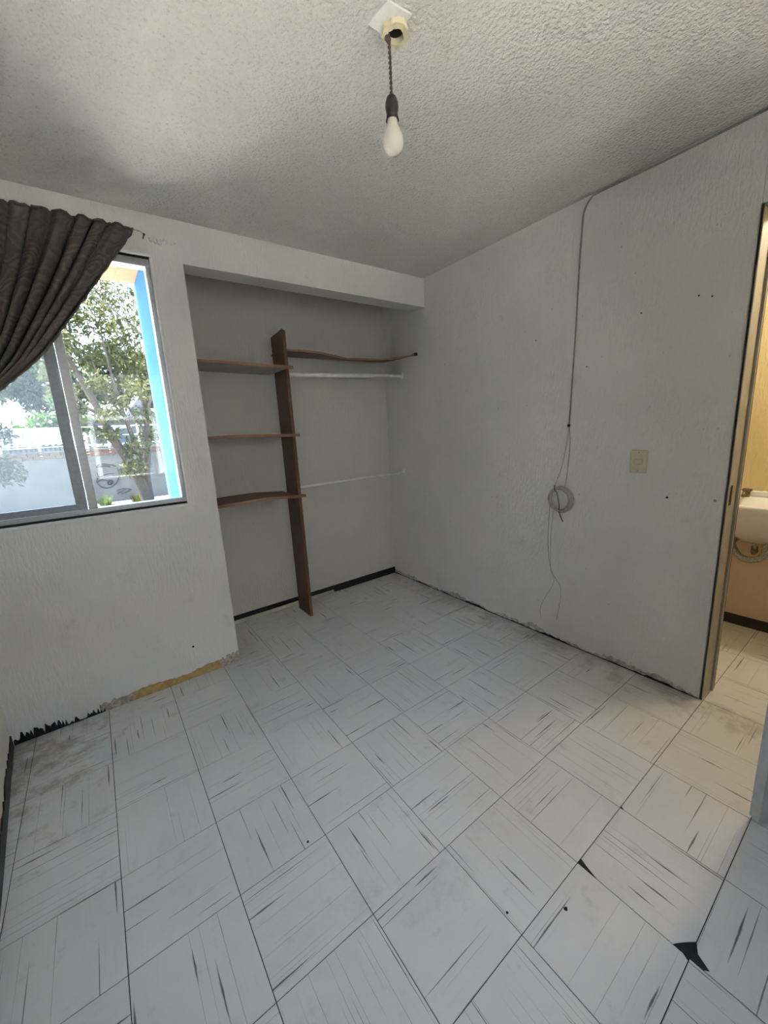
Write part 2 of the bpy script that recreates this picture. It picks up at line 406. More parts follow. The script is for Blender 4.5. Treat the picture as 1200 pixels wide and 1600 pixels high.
for i in range(-10, 4):                   # column i spans [i*T, (i+1)*T]
    for j in range(-6, 9):
        x0, y0 = i*T, row_y(j); x1, y1 = x0+T, y0+T; cx, cy = (x0+x1)/2, (y0+y1)/2
        poly = [(x0+TG, y0+TG), (x1-TG, y0+TG), (x1-TG, y1-TG), (x0+TG, y1-TG)]
        n0 = list(poly)
        if i >= 0:
            poly = clip(poly, 1, 0, 1.03)
            if y1 <= YB or y0 > -1.0: continue
        poly = clip(poly, 0, -1, -(YB-0.04)); 
        if not poly: continue
        if i < 0:
            lx = lambda y: leftx(y)-0.03
            poly = clip(poly, -1, -0.079, 2.668-0.079*YW+0.03)
            if not poly: continue
            poly = clip(poly, 0, 1, (YW+0.05) if x1 < XC-0.05 else 0.04)
        if len(poly) < 3: continue
        # torn corners
        if (i, j) == (-4, -1):   # right-hand tile of the big hole: x[-1.148,-0.861] y[-2.676,-2.389]
            poly = [(x0+TG, y0+0.036), (x0+0.012, y0+0.030), (x0+0.030, y0+0.018), (x0+0.052, y0+TG), (x1-TG, y0+TG), (x1-TG, y1-TG), (x0+0.020, y1-TG), (x0+0.012, y1-0.022), (x0+TG, y1-0.058)]
        if (i, j) == (-4, -2):
            poly = [(x0+TG, y0+TG), (x1-TG, y0+TG), (x1-TG, y1-TG), (x0+0.050, y1-TG), (x0+0.027, y1-0.010), (x0+0.020, y1-0.022), (x0+0.009, y1-0.040), (x0+TG, y1-0.030)]
        if (i, j) == (-5, -1):
            poly = [(x0+TG, y0+TG), (x1-0.008, y0+TG), (x1-TG, y0+0.014), (x1-TG, y1-TG), (x0+TG, y1-TG)]
        if (i, j) == (-3, -1):
            poly = [(x0+TG, y0+TG), (x1-TG, y0+TG), (x1-TG, y1-TG), (x0+0.010, y1-TG), (x0+TG, y1-0.012)]
        odd = (i+j) % 2 != 0
        if poly == n0: me = full
        else:
            loc = [(px-cx, py-cy) for px, py in poly]
            if odd: loc = [(py, -px) for px, py in loc]
            me = tile_mesh(loc); me.materials.append(M['tile'])
        o = bpy.data.objects.new('tile', me); C.objects.link(o); o.parent = floor
        o.location = (cx, cy, 0.0); o.rotation_euler.z = math.pi/2 if odd else 0

# window wall: pieces round the window opening, the pier and the beam over the niche
YO = -0.375
b = MB()
b.box((leftx(YW)-0.1, YW, -0.05), (WX0, YO, H+0.02))
b.box((WX0, YW, -0.05), (WX1, YO, WZ0)); b.box((WX0, YW, WZ1), (WX1, YO, H+0.02))
b.box((WX1, YW, -0.05), (XC, YO, H+0.02))
wall_back = b.build('wall_back', 'wall'); tag(wall_back, 'white textured wall around the window', kind='structure')
b = MB(); b.box((XC, YW, HB), (0.0, YW+0.13, H+0.02))
beam = b.build('beam', 'wall', wall_back)
b = MB()
b.box((XC-0.13, YO, -0.4), (XC, 0.14, H+0.15)); b.box((XC, 0.0, -0.05), (0.0, 0.14, H+0.02))
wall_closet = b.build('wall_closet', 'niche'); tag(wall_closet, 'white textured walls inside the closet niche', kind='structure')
# outer blue face of the niche, a projecting rib at its corner
b = MB(); b.box((XC-0.135, YO, -0.4), (XC-0.13, 0.26, H+0.15)); b.box((XC-0.13, 0.14, -0.4), (0.14, 0.26, H+0.15))
b.build('blue_facade', 'blue', wall_closet)
b = MB(); b.box((0, YJ, -0.05), (0.13, 0.14, H+0.02)); b.box((0, YB-0.1, -0.05), (0.13, YH, H+0.02)); b.box((0, YH, HD), (0.13, YJ, H+0.02))
wall_right = b.build('wall_right', 'wall', bevel=0.004); tag(wall_right, 'white textured wall with light switch and hanging cable', kind='structure')
b = MB(); b.prism([(leftx(YW), YW), (leftx(YW)-0.12, YW), (leftx(YB)-0.12, YB), (leftx(YB), YB)], -0.05, H+0.02)
wall_left = b.build('wall_left', 'wall'); tag(wall_left, 'white wall at the left edge', kind='structure')
FX0, FX1, FZ0, FZ1 = -2.30, -0.70, 0.90, 2.20          # added window behind the viewer, to brighten the room
b = MB(); b.box((-2.9, YB-0.12, -0.05), (FX0, YB, H+0.02)); b.box((FX1, YB-0.12, -0.05), (0.0, YB, H+0.02))
b.box((FX0, YB-0.12, -0.05), (FX1, YB, FZ0)); b.box((FX0, YB-0.12, FZ1), (FX1, YB, H+0.02))
wall_front = b.build('wall_front', 'wall'); tag(wall_front, 'white wall behind the viewer', kind='structure')
b = MB(); b.box((-2.9, YB-0.15, H), (1.15, 0.14, H+0.15))
ceiling = b.build('ceiling', 'ceiling'); tag(ceiling, 'white popcorn plaster ceiling', kind='structure')
# hallway beyond the door
b = MB(); b.box((1.0, YB-0.15, 0.62), (1.13, -1.0, H+0.02)); wall_hall = b.build('wall_hallway', 'yellow'); tag(wall_hall, 'ochre yellow hallway wall above the basin', kind='structure')
b = MB(); b.box((1.0, YB-0.15, -0.05), (1.13, -1.0, 0.62)); b.build('dado', 'peach', wall_hall)
b = MB(); b.box((0.13, -1.0, -0.05), (1.13, -0.88, H+0.02)); wh = b.build('wall_hallway_end', 'yellow'); tag(wh, 'ochre end wall of the hallway', kind='structure')
b = MB(); b.box((0.13, YB-0.15, -0.05), (1.0, YB-0.03, H+0.02)); wh = b.build('wall_hallway_front', 'yellow'); tag(wh, 'ochre near end wall of the hallway', kind='structure')
# eave slab outside
b = MB(); b.box((-3.2, YO, H-0.09), (XC-0.137, 0.205, H-0.005)); b.box((-3.2, YB-0.15, H-0.005), (-2.9, 0.205, H+0.16)); b.box((-2.9, 0.142, H+0.005), (XC-0.137, 0.205, H+0.16))
eave = b.build('trim_eave', 'terracotta'); tag(eave, 'terracotta painted eave over the window outside', kind='structure')

# ------------------------------------------------------------------ skirting remains
def jag_strip(name, mat, p0, p1, nrm, hfun, n, th=0.003, parent=None, z0=0.0005):
    "strip on a wall from p0 to p1 with an uneven top"
    p0, p1, nrm = Vector(p0), Vector(p1), Vector(nrm); m_ = MB()
    fr, bk = [], []
    vs = []; fs = []
    for i in range(n+1):
        p = p0.lerp(p1, i/n); h = hfun(i/n)
        for q in (p, p+nrm*th):
            vs.append((q.x, q.y, z0)); vs.append((q.x, q.y, z0+h))
    for i in range(n):
        a = 4*i; c = a+4
        fs += [(a+2, c+2, c+3, a+3), (a+1, a+3, c+3, c+1), (a, a+1, c+1, c), (a, c, c+2, a+2)]
    fs += [(0, 2, 3, 1), (4*n, 4*n+1, 4*n+3, 4*n+2)]
    m_.add(vs, fs)
    return m_.build(name, mat, parent)
R = random.Random(3)
bb = empty('baseboard_back', 'torn remains of the skirting under the window', None, kind='structure')
def comb(t):
    return max(0.004, 0.030+0.022*math.sin(t*5.5+0.4)*0.6+R.uniform(-0.022, 0.016)-(0.02 if R.random() < .22 else 0))
jag_strip('black_scraps', 'scrap', (-2.66, YW, 0), (-2.31, YW, 0), (0, -1, 0), comb, 60, 0.004, bb)
jag_strip('raw_plaster', 'raw_scar', (-2.33, YW, 0), (-2.175, YW, 0), (0, -1, 0), lambda t: 0.046+R.uniform(-0.012, 0.010), 16, 0.003, bb)
jag_strip('ochre_band', 'ochre_scar', (-2.185, YW, 0), (-1.715, YW, 0), (0, -1, 0), lambda t: 0.046+0.008*math.sin(t*9)+R.uniform(-0.004, 0.004), 40, 0.0025, bb)
jag_strip('raw_plaster', 'raw_scar', (-1.735, YW, 0), (XC+0.001, YW, 0), (0, -1, 0), lambda t: 0.052+0.012*t+R.uniform(-0.010, 0.012), 14, 0.003, bb)
bl = empty('baseboard_left', 'torn black skirting strip on the left wall', None, kind='structure')
jag_strip('black_strip', 'black', (leftx(YW-0.01), YW-0.01, 0), (leftx(YB), YB, 0), (1, 0.0, 0), lambda t: 0.062+R.uniform(-0.016, 0.006), 120, 0.006, bl)
bc = empty('baseboard_closet', 'black skirting strip at the back of the closet niche', None, kind='structure')
b = MB(); b.box((-0.672, -0.009, 0.0005), (-0.001, 0, 0.058)); b.build('black_strip', 'black', bc)
b = MB(); b.box((XC+0.001, -0.006, 0.024), (-0.672, 0, 0.058)); b.build('black_strip', 'black', bc)
b = MB(); b.box((XC+0.001, -0.018, 0.0005), (-0.672, 0, 0.024)); b.build('cream_strip', 'cream_strip', bc, bevel=0.004)
br = empty('baseboard_right', 'chipped bare render along the foot of the right wall', None, kind='structure')
def chip(t): return max(0.004, 0.020+0.012*math.sin(t*23)+0.008*math.sin(t*61+1)+R.uniform(-0.010, 0.011))
jag_strip('bare_render', 'grey_scar', (0, -0.012, 0), (0, YJ+0.004, 0), (-1, 0, 0), chip, 150, 0.004, br)
def chip2(t): return max(0.002, 0.006+0.007*math.sin(t*37+2)*math.sin(t*11)+R.uniform(-0.004, 0.005))
jag_strip('gap_shade_strip', 'scrap', (-0.004, -0.012, 0), (-0.004, YJ+0.004, 0), (-1, 0, 0), chip2, 130, 0.003, br)  # black strip in place of the shade under the chipped render
bh = empty('baseboard_hallway', 'black skirting strip on the hallway wall', None, kind='structure')
b = MB(); b.box((0.99, YB, 0.0005), (1.0, -1.0, 0.065)); b.build('black_strip', 'black', bh)

# ------------------------------------------------------------------ window
win = empty('window_1', 'aluminium sliding window with a dusty left pane', None, kind='structure')
yi, yo = -0.500, -0.440
b = MB(); b.box((WX0, yi, WZ0), (WX1, yo, WZ0+0.034)); b.build('bottom_rail', 'alu', win, bevel=0.002)
b = MB(); b.box((WX0, yi, WZ1-0.034), (WX1, yo, WZ1)); b.build('top_rail', 'alu', win, bevel=0.002)
b = MB(); b.box((WX0, yi, WZ0+0.034), (WX0+0.028, yo, WZ1-0.034)); b.build('jamb', 'alu', win, bevel=0.002)
b = MB(); b.box((WX1-0.020, yi, WZ0+0.034), (WX1, yo, WZ1-0.034)); b.build('jamb', 'alu', win, bevel=0.002)
b = MB(); b.box((WX0+0.03, yi-0.004, WZ0-0.0), (WX1-0.002, yi, WZ0+0.012)); b.build('track_seal', 'rubber', win)
b = MB(); b.box((-2.205, -0.470, WZ0+0.034), (-2.168, yo+0.004, WZ1-0.034)); b.build('mullion', 'alu', win, bevel=0.002)
sash = MB(); sash.box((-2.250, -0.497, WZ0+0.036), (-2.207, -0.474, WZ1-0.036)); sash.box((WX0+0.029, -0.497, WZ0+0.036), (WX0+0.065, -0.474, WZ1-0.036))
sash.box((WX0+0.065, -0.497, WZ0+0.036), (-2.250, -0.474, WZ0+0.066)); sash.box((WX0+0.065, -0.497, WZ1-0.066), (-2.250, -0.474, WZ1-0.036))
sa = sash.build('sliding_sash', 'alu_dark', win, bevel=0.002)
b = MB(); b.box((-2.213, -0.503, 1.60), (-2.207, -0.4975, 1.69)); b.build('latch', 'alu', sa)
b = MB(); b.box((WX0+0.064, -0.487, WZ0+0.065), (-2.249, -0.484, WZ1-0.065)); b.build('pane', 'glass_haze', win)
b = MB(); b.box((-2.169, -0.456, WZ0+0.033), (WX1-0.019, -0.453, WZ1-0.033)); b.build('pane', 'glass', win)
# raised white border of paint round the opening
b = MB()
b.box((WX0-0.02, YW-0.004, WZ1), (WX1+0.010, YW+0.03, WZ1+0.012)); b.box((WX1-0.001, YW-0.004, WZ0-0.012), (WX1+0.010, YW+0.03, WZ1))
b.box((WX0-0.02, YW-0.004, WZ0-0.012), (WX1-0.001, YW+0.03, WZ0+0.001))
b.build('white_border', 'reveal', win, bevel=0.003)

fill_win = empty('window_2_fill', 'added aluminium window behind the viewer that lets in fill light', None, kind='structure')
ya, yb_ = YB-0.085, YB-0.035
b = MB(); b.box((FX0, ya, FZ0), (FX1, yb_, FZ0+0.035)); b.build('bottom_rail', 'alu', fill_win, bevel=0.002)
b = MB(); b.box((FX0, ya, FZ1-0.035), (FX1, yb_, FZ1)); b.build('top_rail', 'alu', fill_win, bevel=0.002)
xm = (FX0+FX1)/2
for xa, xb in ((FX0, FX0+0.03), (xm-0.02, xm+0.02), (FX1-0.03, FX1)):
    b = MB(); b.box((xa, ya, FZ0+0.035), (xb, yb_, FZ1-0.035)); b.build('stile', 'alu', fill_win, bevel=0.002)
for xa, xb in ((FX0+0.03, xm-0.02), (xm+0.02, FX1-0.03)):
    b = MB(); b.box((xa, YB-0.062, FZ0+0.035), (xb, YB-0.059, FZ1-0.035)); b.build('pane', 'glass', fill_win)

# ------------------------------------------------------------------ door frame and door leaf
df = empty('trim_door', 'beige metal frame of the open doorway', None, kind='structure')
b = MB(); b.box((-0.006, YJ-0.012, 0.0), (0.136, YJ, HD)); b.box((-0.006, YJ-0.010, 0.0), (0.0, YJ+0.002, HD)); b.build('jamb', 'frame', df, bevel=0.002)
b = MB(); b.box((0.108, YJ-0.022, 0.0), (0.124, YJ-0.012, HD-0.012)); b.build('door_stop', 'frame', df, bevel=0.002)
b = MB(); b.box((0.134, YJ-0.020, 0.0), (0.142, YJ-0.002, HD)); b.build('gap_shadow_strip', 'rubber', df)  # dark strip in place of the gap shadow at the jamb's far edge
b = MB(); b.box((-0.006, YH, 0.0), (0.136, YH+0.012, HD)); b.build('jamb', 'frame', df, bevel=0.002)
b = MB(); b.box((-0.006, YH+0.012, HD-0.012), (0.136, YJ-0.012, HD)); b.build('head', 'frame', df, bevel=0.002)
b = MB(); b.box((0.012, YJ-0.0135, 0.945), (0.040, YJ-0.012, 1.03)); sp_ = b.build('strike_plate', 'rust', df)
dr = empty('door_1', 'grey-white door leaf standing ajar at the right edge', None, kind='structure')
hx, hy = -0.008, YH+0.006
tip = Vector((-0.580, -2.683, 0)); dv = (tip-Vector((hx, hy, 0))); L = dv.length; dv.normalize(); nv = Vector((-dv.y, dv.x, 0))
def leaf_box(a, bb_, c, d, z0, z1, mat, name, bevel=0.002):
    q = [Vector((hx, hy, 0))+dv*u+nv*v for u, v in ((a, c), (bb_, c), (bb_, d), (a, d))]
    m_ = MB(); m_.prism([(p.x, p.y) for p in q], z0, z1); return m_.build(name, mat, dr, bevel=bevel)
leaf_box(0.0, L-0.004, -0.017, 0.017, 0.012, HD-0.015, 'door', 'leaf')
leaf_box(L-0.004, L, -0.017, 0.017, 0.012, HD-0.015, 'door_edge', 'edge_strip', 0.001)
leaf_box(L-0.09, L-0.045, -0.022, -0.017, 0.93, 1.08, 'steel', 'lock_plate')
leaf_box(L-0.0005, L+0.001, -0.010, 0.010, 0.94, 1.04, 'steel', 'latch_face', 0)
k0 = Vector((hx, hy, 1.0))+dv*(L-0.067)-nv*0.022
b = MB(); b.tube([k0, k0-nv*0.02, k0-nv*0.03, k0-nv*0.05, k0-nv*0.06], [0.010, 0.010, 0.024, 0.026, 0.012], 14); b.build('knob', 'steel', dr, True)

# ------------------------------------------------------------------ closet: upright board, shelves, rods
bd = MB(); bd.hexa([(-1.030, -0.290, 0), (-1.008, -0.290, 0), (-1.010, -0.092, 0), (-1.032, -0.092, 0)], [(-1.033, -0.290, 2.015), (-1.010, -0.290, 2.005), (-1.012, -0.092, 2.0), (-1.034, -0.092, 2.0)])
o = bd.build('upright_board', 'wood', None, bevel=0.0015); tag(o, 'tall upright brown wooden board standing in the closet niche', 'board')
def shelf(name, pts_front, pts_back, th, label, ov=None, under=None):
    "strip of quads between a front and a back edge, each a list of (x,y,z) for the top face"
    e = empty(name, label, 'shelf', 'wooden shelves in the closet niche'); n = len(pts_front)
    m_ = MB(); rings = []
    for f, k in zip(pts_front, pts_back):
        f, k = Vector(f), Vector(k); d = Vector((0, 0, th)); g = f.lerp(k, 0.010/max(0.02, (k-f).length))
        rings.append([g, k, k-d, g-d])
    m_.loft(rings); bo = m_.build('panel', 'wood', e)
    m_ = MB(); rings = []
    for f, k in zip(pts_front, pts_back):
        f, k = Vector(f), Vector(k); d = Vector((0, 0, th)); g = f.lerp(k, 0.010/max(0.02, (k-f).length))
        rings.append([f, g, g-d, f-d])
    m_.loft(rings); m_.build('front_edge', 'wood_edge', e)
    if under:
        m_ = MB(); rings = []
        for f, k in zip(pts_front, pts_back):
            f, k = Vector(f), Vector(k); g = f.lerp(k, 0.05); d = Vector((0, 0, th+0.0002)); rings.append([g-d, k-d, k-d-Vector((0, 0, .002)), g-d-Vector((0, 0, .002))])
        m_.loft(rings); m_.build('pale_underside', 'pale_under', e)
    return e
def two(yf, yb, zs, xs, notch=None):
    return [(x, yf, z) for x, z in zip(xs, zs)], [(x, yb, z) for x, z in zip(xs, zs)]
xs = [XC+0.002, -1.45, -1.25, -1.035]
def left_shelf(zs, yf, label, under, tail):
    f, k = two(yf, -0.004, zs, xs)
    e = shelf('wooden_shelf', f, k, 0.018, label, None, under)
    # lip that laps over the front of the upright
    m_ = MB(); z = zs[-1]; m_.box((-1.035, yf, z-0.018+tail), (-0.988, -0.292, z+tail*0.5)); m_.build('overlapping_end', 'wood_edge', e)
    return base(e, (XC, yf, zs[0]))
left_shelf([1.797, 1.795, 1.790, 1.786], -0.315, 'top shelf left of the upright board, pale underneath', True, -0.002)
left_shelf([1.357, 1.360, 1.356, 1.347], -0.315, 'middle brown shelf left of the upright board, at eye level', False, 0)
left_shelf([0.938, 0.944, 0.946, 0.928], -0.325, 'lowest brown shelf left of the upright board, its top in view', False, 0)
xr = [-1.006, -0.90, -0.78, -0.66, -0.57, -0.46, -0.33, -0.20, -0.09, -0.002]
zf = [1.893, 1.893, 1.888, 1.872, 1.858, 1.862, 1.864, 1.871, 1.888, 1.903]
yf = [-0.288, -0.30, -0.305, -0.31, -0.315, -0.32, -0.335, -0.36, -0.395, -0.43]
zb = [1.905, 1.908, 1.908, 1.909, 1.909, 1.909, 1.909, 1.91, 1.912, 1.915]
e = shelf('wooden_shelf', list(zip(xr, yf, zf)), [(x, -0.004, z) for x, z in zip(xr, zb)], 0.012, 'thin warped brown shelf right of the upright board')
b = MB(); b.box((-0.022, -0.432, 1.888), (-0.001, -0.40, 1.908)); b.build('dark_end', 'scrap', e)
base(e, (-1.0, -0.3, 1.9))

e = empty('closet_rod', 'white hanging rod below the warped shelf', 'rod', 'white rods in the closet niche')
b = MB(); b.tube([(-1.006, -0.230, 1.738), (-0.006, -0.230, 1.766)], 0.0155, 14); b.build('rod', 'white_rod', e, True)
b = MB(); b.tube([(-0.016, -0.230, 1.7655), (0.0, -0.230, 1.766)], 0.026, 18); b.build('flange', 'white_rod', e, True)
base(e, (0, -0.23, 1.76))
e = empty('closet_rod', 'thin white lower rod ending in a wall bracket', 'rod', 'white rods in the closet niche')
b = MB(); b.tube([(-1.006, -0.205, 0.966), (-0.004, -0.205, 0.975)], 0.0090, 10); b.build('rod', 'white_rod', e, True)
b = MB(); b.box((-0.005, -0.222, 0.945), (0, -0.190, 1.008)); b.build('bracket_plate', 'white_rod', e, bevel=0.002)
b = MB(); b.tube([(-0.020, -0.205, 0.975), (-0.005, -0.205, 0.975)], 0.014, 12); b.build('bracket_cup', 'white_rod', e, True)
base(e, (0, -0.205, 0.97))

# ------------------------------------------------------------------ curtain
cu = empty('curtain', 'dark brown patterned curtain pulled aside over the window', 'curtain')
Epts = [(-1.829, 2.290), (-1.960, 2.105), (-2.120, 1.880), (-2.258, 1.705), (-2.400, 1.582), (-2.515, 1.48), (-2.560, 1.36), (-2.565, 1.22), (-2.560, 1.08)]
Lpts = [(-2.632, 2.290), (-2.632, 2.10), (-2.630, 1.90), (-2.628, 1.74), (-2.625, 1.60), (-2.620, 1.48), (-2.632, 1.36), (-2.636, 1.22), (-2.638, 1.08)]
ES = spline([(x, 0, z) for x, z in Epts], 10); LS = spline([(x, 0, z) for x, z in Lpts], 10)
NU, NV = 150, len(ES)
vs = []; uvs = []
for j in range(NV):
    v = j/(NV-1)
    for i in range(NU+1):
        u = i/NU
        uu = u+0.012*math.sin(u*21+1)
        x = LS[j].x+(ES[j].x-LS[j].x)*u; z = LS[j].z+(ES[j].z-LS[j].z)*u
        z -= 0.10*math.sin(math.pi*u)*min(1, v*2.2)*(1-v)*0.6
        ph = 2*math.pi*(11.5*uu+0.35*math.sin(uu*9)+0.35*math.sin(v*4+uu*5))
        amp = (0.016+0.022*min(1, v*5))*(1-0.35*v)*(0.75+0.4*math.sin(u*17+2))
        y = -0.600+amp*math.sin(ph)+0.004*math.sin(ph*2.3+v*9)-0.03*math.sin(math.pi*min(1, v*1.3))*u
        if j == 0: z += 0.003*math.sin(u*310)+0.003*math.sin(u*77); 
        x += 0.006*math.cos(ph)
        if u > 0.97: y += 0.006*(u-0.97)/0.03
        vs.append((x, y, z)); uvs.append((u*0.85+0.02*math.sin(v*6), v*1.2))
fs = [(j*(NU+1)+i, j*(NU+1)+i+1, (j+1)*(NU+1)+i+1, (j+1)*(NU+1)+i) for j in range(NV-1) for i in range(NU)]
b = MB(); b.add(vs, fs); o = b.build('cloth', 'curtain', cu, True, fixn=False)
uvl = o.data.uv_layers.new(name='UVMap')
for lp in o.data.loops: uvl.data[lp.index].uv = uvs[lp.vertex_index]
sd = o.modifiers.new('thick', 'SOLIDIFY'); sd.thickness = 0.002; sd.offset = 0
edge = [Vector(vs[j*(NU+1)+NU]) for j in range(NV)]
b = MB(); b.tube([p+Vector((0.002*math.sin(k*2.1), 0, 0.002*math.cos(k*3.3))) for k, p in enumerate(edge)], 0.0038, 6); b.build('hem_braid', 'hem', cu)
b = MB(); b.tube([Vector(vs[i])+Vector((0, 0, 0.002)) for i in range(0, NU+1, 2)], 0.006, 6); b.build('gathered_heading', 'curtain', cu)
tp = [Vector((-2.600+0.050*math.cos(a), -0.612+0.045*math.sin(a), 1.37+0.01*math.cos(a))) for a in [2*math.pi*k/20 for k in range(21)]]
b = MB(); b.tube(tp, 0.006, 6); b.build('tie_cord', 'hem', cu)
base(cu, (-2.3, -0.6, 1.08))
cw = empty('curtain_wire', 'thin wire and nail holding the curtain at the window corner', 'wire')
b = MB(); b.tube([(-1.832, -0.597, 2.290), (-1.80, -0.590, 2.290), (-1.787, -0.565, 2.288)], 0.0018, 6); b.build('wire', 'steel', cw)
b = MB(); b.tube([(-1.787, YW, 2.288), (-1.787, -0.572, 2.288)], 0.0028, 8); b.tube([(-1.787, -0.572, 2.288), (-1.787, -0.575, 2.288)], 0.005, 8); b.build('nail', 'rust', cw)
base(cw, (-1.787, YW, 2.288))
# broken plaster where an older fixing tore out
R2 = random.Random(11)
b = MB(); 
for k in range(16):
    cx_, cz_ = -1.715+R2.gauss(0, 0.026), 2.290+R2.gauss(0, 0.007); r_ = R2.uniform(0.004, 0.012)
    n_ = 7; b.loft([[(cx_+r_*math.cos(2*math.pi*i/n_)*R2.uniform(.7, 1.2), YW-0.0005, cz_+r_*math.sin(2*math.pi*i/n_)*R2.uniform(.6, 1.1)) for i in range(n_)],
                    [(cx_+r_*.6*math.cos(2*math.pi*i/n_), YW-0.005-R2.random()*0.006, cz_+r_*.6*math.sin(2*math.pi*i/n_)) for i in range(n_)]])
b.build('crumbled_plaster', 'reveal', wall_back)

# ------------------------------------------------------------------ bulb
lb = empty('hanging_bulb', 'white bulb in a black socket hanging from the ceiling by a twisted flex', 'light bulb')
BX, BY = -1.318, -1.847
R3 = random.Random(5)
b = MB(); b.prism([(-1.375, -1.828), (-1.368, -1.905), (-1.292, -1.912), (-1.296, -1.826)], H-0.006, H); b.build('patch_plate', 'reveal', lb, bevel=0.002)
b = MB()
ro = [0.036+R3.uniform(-0.004, 0.003) for k in range(20)]
rings = []
for rr_, z_ in ((1.0, H-0.006), (1.0, H-0.020), (0.62, H-0.022), (0.58, H-0.007)):
    rings.append([(BX+0.012+ro[k]*rr_*math.cos(2*math.pi*k/20), BY-0.012+ro[k]*rr_*math.sin(2*math.pi*k/20), z_+(R3.uniform(-.003, .003) if rr_ == 1 and z_ < H-.01 else 0)) for k in range(20)])
b.loft(rings, True, False); b.build('broken_collar', 'ivory', lb)
b = MB(); b.tube([(BX+0.012, BY-0.012, H-0.0062), (BX+0.012, BY-0.012, H-0.0085)], 0.021, 18); b.build('box_hole', 'rubber', lb)
b = MB(); b.tube([(BX-0.012, BY-0.008, H-0.009), (BX-0.006, BY+0.004, H-0.024), (BX+0.0, BY+0.0, H-0.030)], 0.007, 8); b.build('knot', 'wire', lb, True)
for s_ in (0, math.pi):
    pts = [(BX-0.002+0.0024*math.cos(s_+k*0.55), BY+0.0024*math.sin(s_+k*0.55), H-0.012-0.140*k/70) for k in range(71)]
    b = MB(); b.tube(pts, 0.0022, 6); b.build('flex_strand', 'wire', lb, True)
BX -= 0.002
b = MB(); b.lathe([(0.0, 0.0), (0.006, -0.001), (0.013, -0.008), (0.0175, -0.020), (0.0185, -0.030), (0.017, -0.040), (0.0155, -0.046), (0.0160, -0.052), (0.0185, -0.062), (0.0165, -0.062), (0.0135, -0.050), (0.0, -0.050)], (BX, BY, H-0.150), 24); b.build('socket', 'socket', lb, True)
b = MB(); b.lathe([(0.0, 0.0), (0.0125, 0.0), (0.0135, -0.008), (0.0150, -0.010), (0.0160, -0.022), (0.022, -0.034), (0.0275, -0.047), (0.0295, -0.060), (0.0285, -0.071), (0.024, -0.081), (0.016, -0.088), (0.008, -0.091), (0.0, -0.092)], (BX, BY, H-0.203), 28)
M['bulb'] = NT('bulb_plastic').set((0.66, 0.62, 0.55), 0.25, 0)
b.build('bulb', 'bulb', lb, True)
base(lb, (BX, BY, H))

# ------------------------------------------------------------------ switch, cable, nails
sw = empty('light_switch', 'ivory light switch plate on the right wall', 'switch')
b = MB(); b.box((-0.008, -2.070, 1.068), (0, -1.994, 1.180)); b.build('plate', 'ivory', sw, bevel=0.004)
b = MB(); b.box((-0.0095, -2.052, 1.110), (-0.008, -2.012, 1.138)); b.build('rocker_frame', 'ivory_dark', sw, bevel=0.0005)
b = MB(); b.hexa([(-0.0095, -2.046, 1.114), (-0.0095, -2.018, 1.114), (-0.0095, -2.018, 1.134), (-0.0095, -2.046, 1.134)], [(-0.0105, -2.046, 1.114), (-0.0105, -2.018, 1.114), (-0.0135, -2.018, 1.134), (-0.0135, -2.046, 1.134)]); b.build('rocker', 'ivory', sw)
for z_ in (1.080, 1.168):
    b = MB(); b.tube([(-0.0082, -2.032, z_), (-0.0092, -2.032, z_)], 0.003, 8); b.build('screw', 'steel', sw)
base(sw, (0, -2.032, 1.068))

cb = empty('cable', 'grimy white cable running down the right wall into a loose coil', 'cable')
XO = -0.006
run = [(XO, YB+0.02, 2.390), (XO, -3.2, 2.392), (XO, -2.7, 2.388), (XO, -2.36, 2.391), (XO, -2.05, 2.388), (XO, -1.78, 2.392), (XO, -1.735, 2.385), (XO, -1.705, 2.345), (XO, -1.697, 2.28), (XO, -1.690, 2.06), (XO, -1.686, 1.786), (XO, -1.678, 1.52), (XO, -1.672, 1.31)]
b = MB(); b.tube(spline(run, 6), 0.0042, 8); b.build('long_run', 'cable_run', cb, True)
b = MB(); b.tube([(XO-.003, -1.672, 1.317), (XO-.003, -1.672, 1.303)], 0.008, 8); b.tube([(XO-0.004, -1.672, 1.31), (XO-0.01, -1.684, 1.312)], 0.002, 5); b.build('knot', 'rubber', cb)
b = MB(); b.tube(spline([(XO, -1.672, 1.305), (XO, -1.660, 1.20), (XO-.002, -1.640, 1.08), (XO-.01, -1.612, 0.985), (XO-0.016, -1.602, 0.965)], 6), 0.0022, 6); b.build('strand', 'cable', cb, True)
b = MB(); b.tube(spline([(XO, -1.674, 1.305), (XO, -1.682, 1.22), (XO, -1.676, 1.10), (XO-.004, -1.668, 0.985), (XO-.012, -1.66, 0.962)], 6), 0.0030, 6); b.build('strand', 'cable', cb, True)
R4 = random.Random(2)
coil = empty('coil', None, None); coil.parent = cb
for k in range(6):
    cy_, cz_ = -1.643+R4.gauss(0, 0.006), 0.893+R4.gauss(0, 0.005); r_ = 0.070+R4.uniform(-0.009, 0.007); sq = 1+R4.uniform(-.06, .06)
    tl = R4.uniform(-0.12, 0.12); ph = R4.uniform(0, 6)
    pts = [(-0.012-0.004*k*0.8+0.006*math.sin(2*math.pi*i/40+ph), cy_+r_*sq*math.cos(2*math.pi*i/40), cz_+r_*math.sin(2*math.pi*i/40)) for i in range(41)]
    b = MB(); b.tube(pts, 0.0036, 6, False); b.build('loop', 'cable', coil, True)
b = MB(); b.tube(spline([(-0.030, -1.615, 0.975), (-0.034, -1.618, 0.950), (-0.030, -1.630, 0.93), (-0.020, -1.640, 0.86), (-0.034, -1.650, 0.82), (-0.022, -1.668, 0.765)], 6), 0.0026, 6); b.build('black_tie', 'rubber', cb, True)
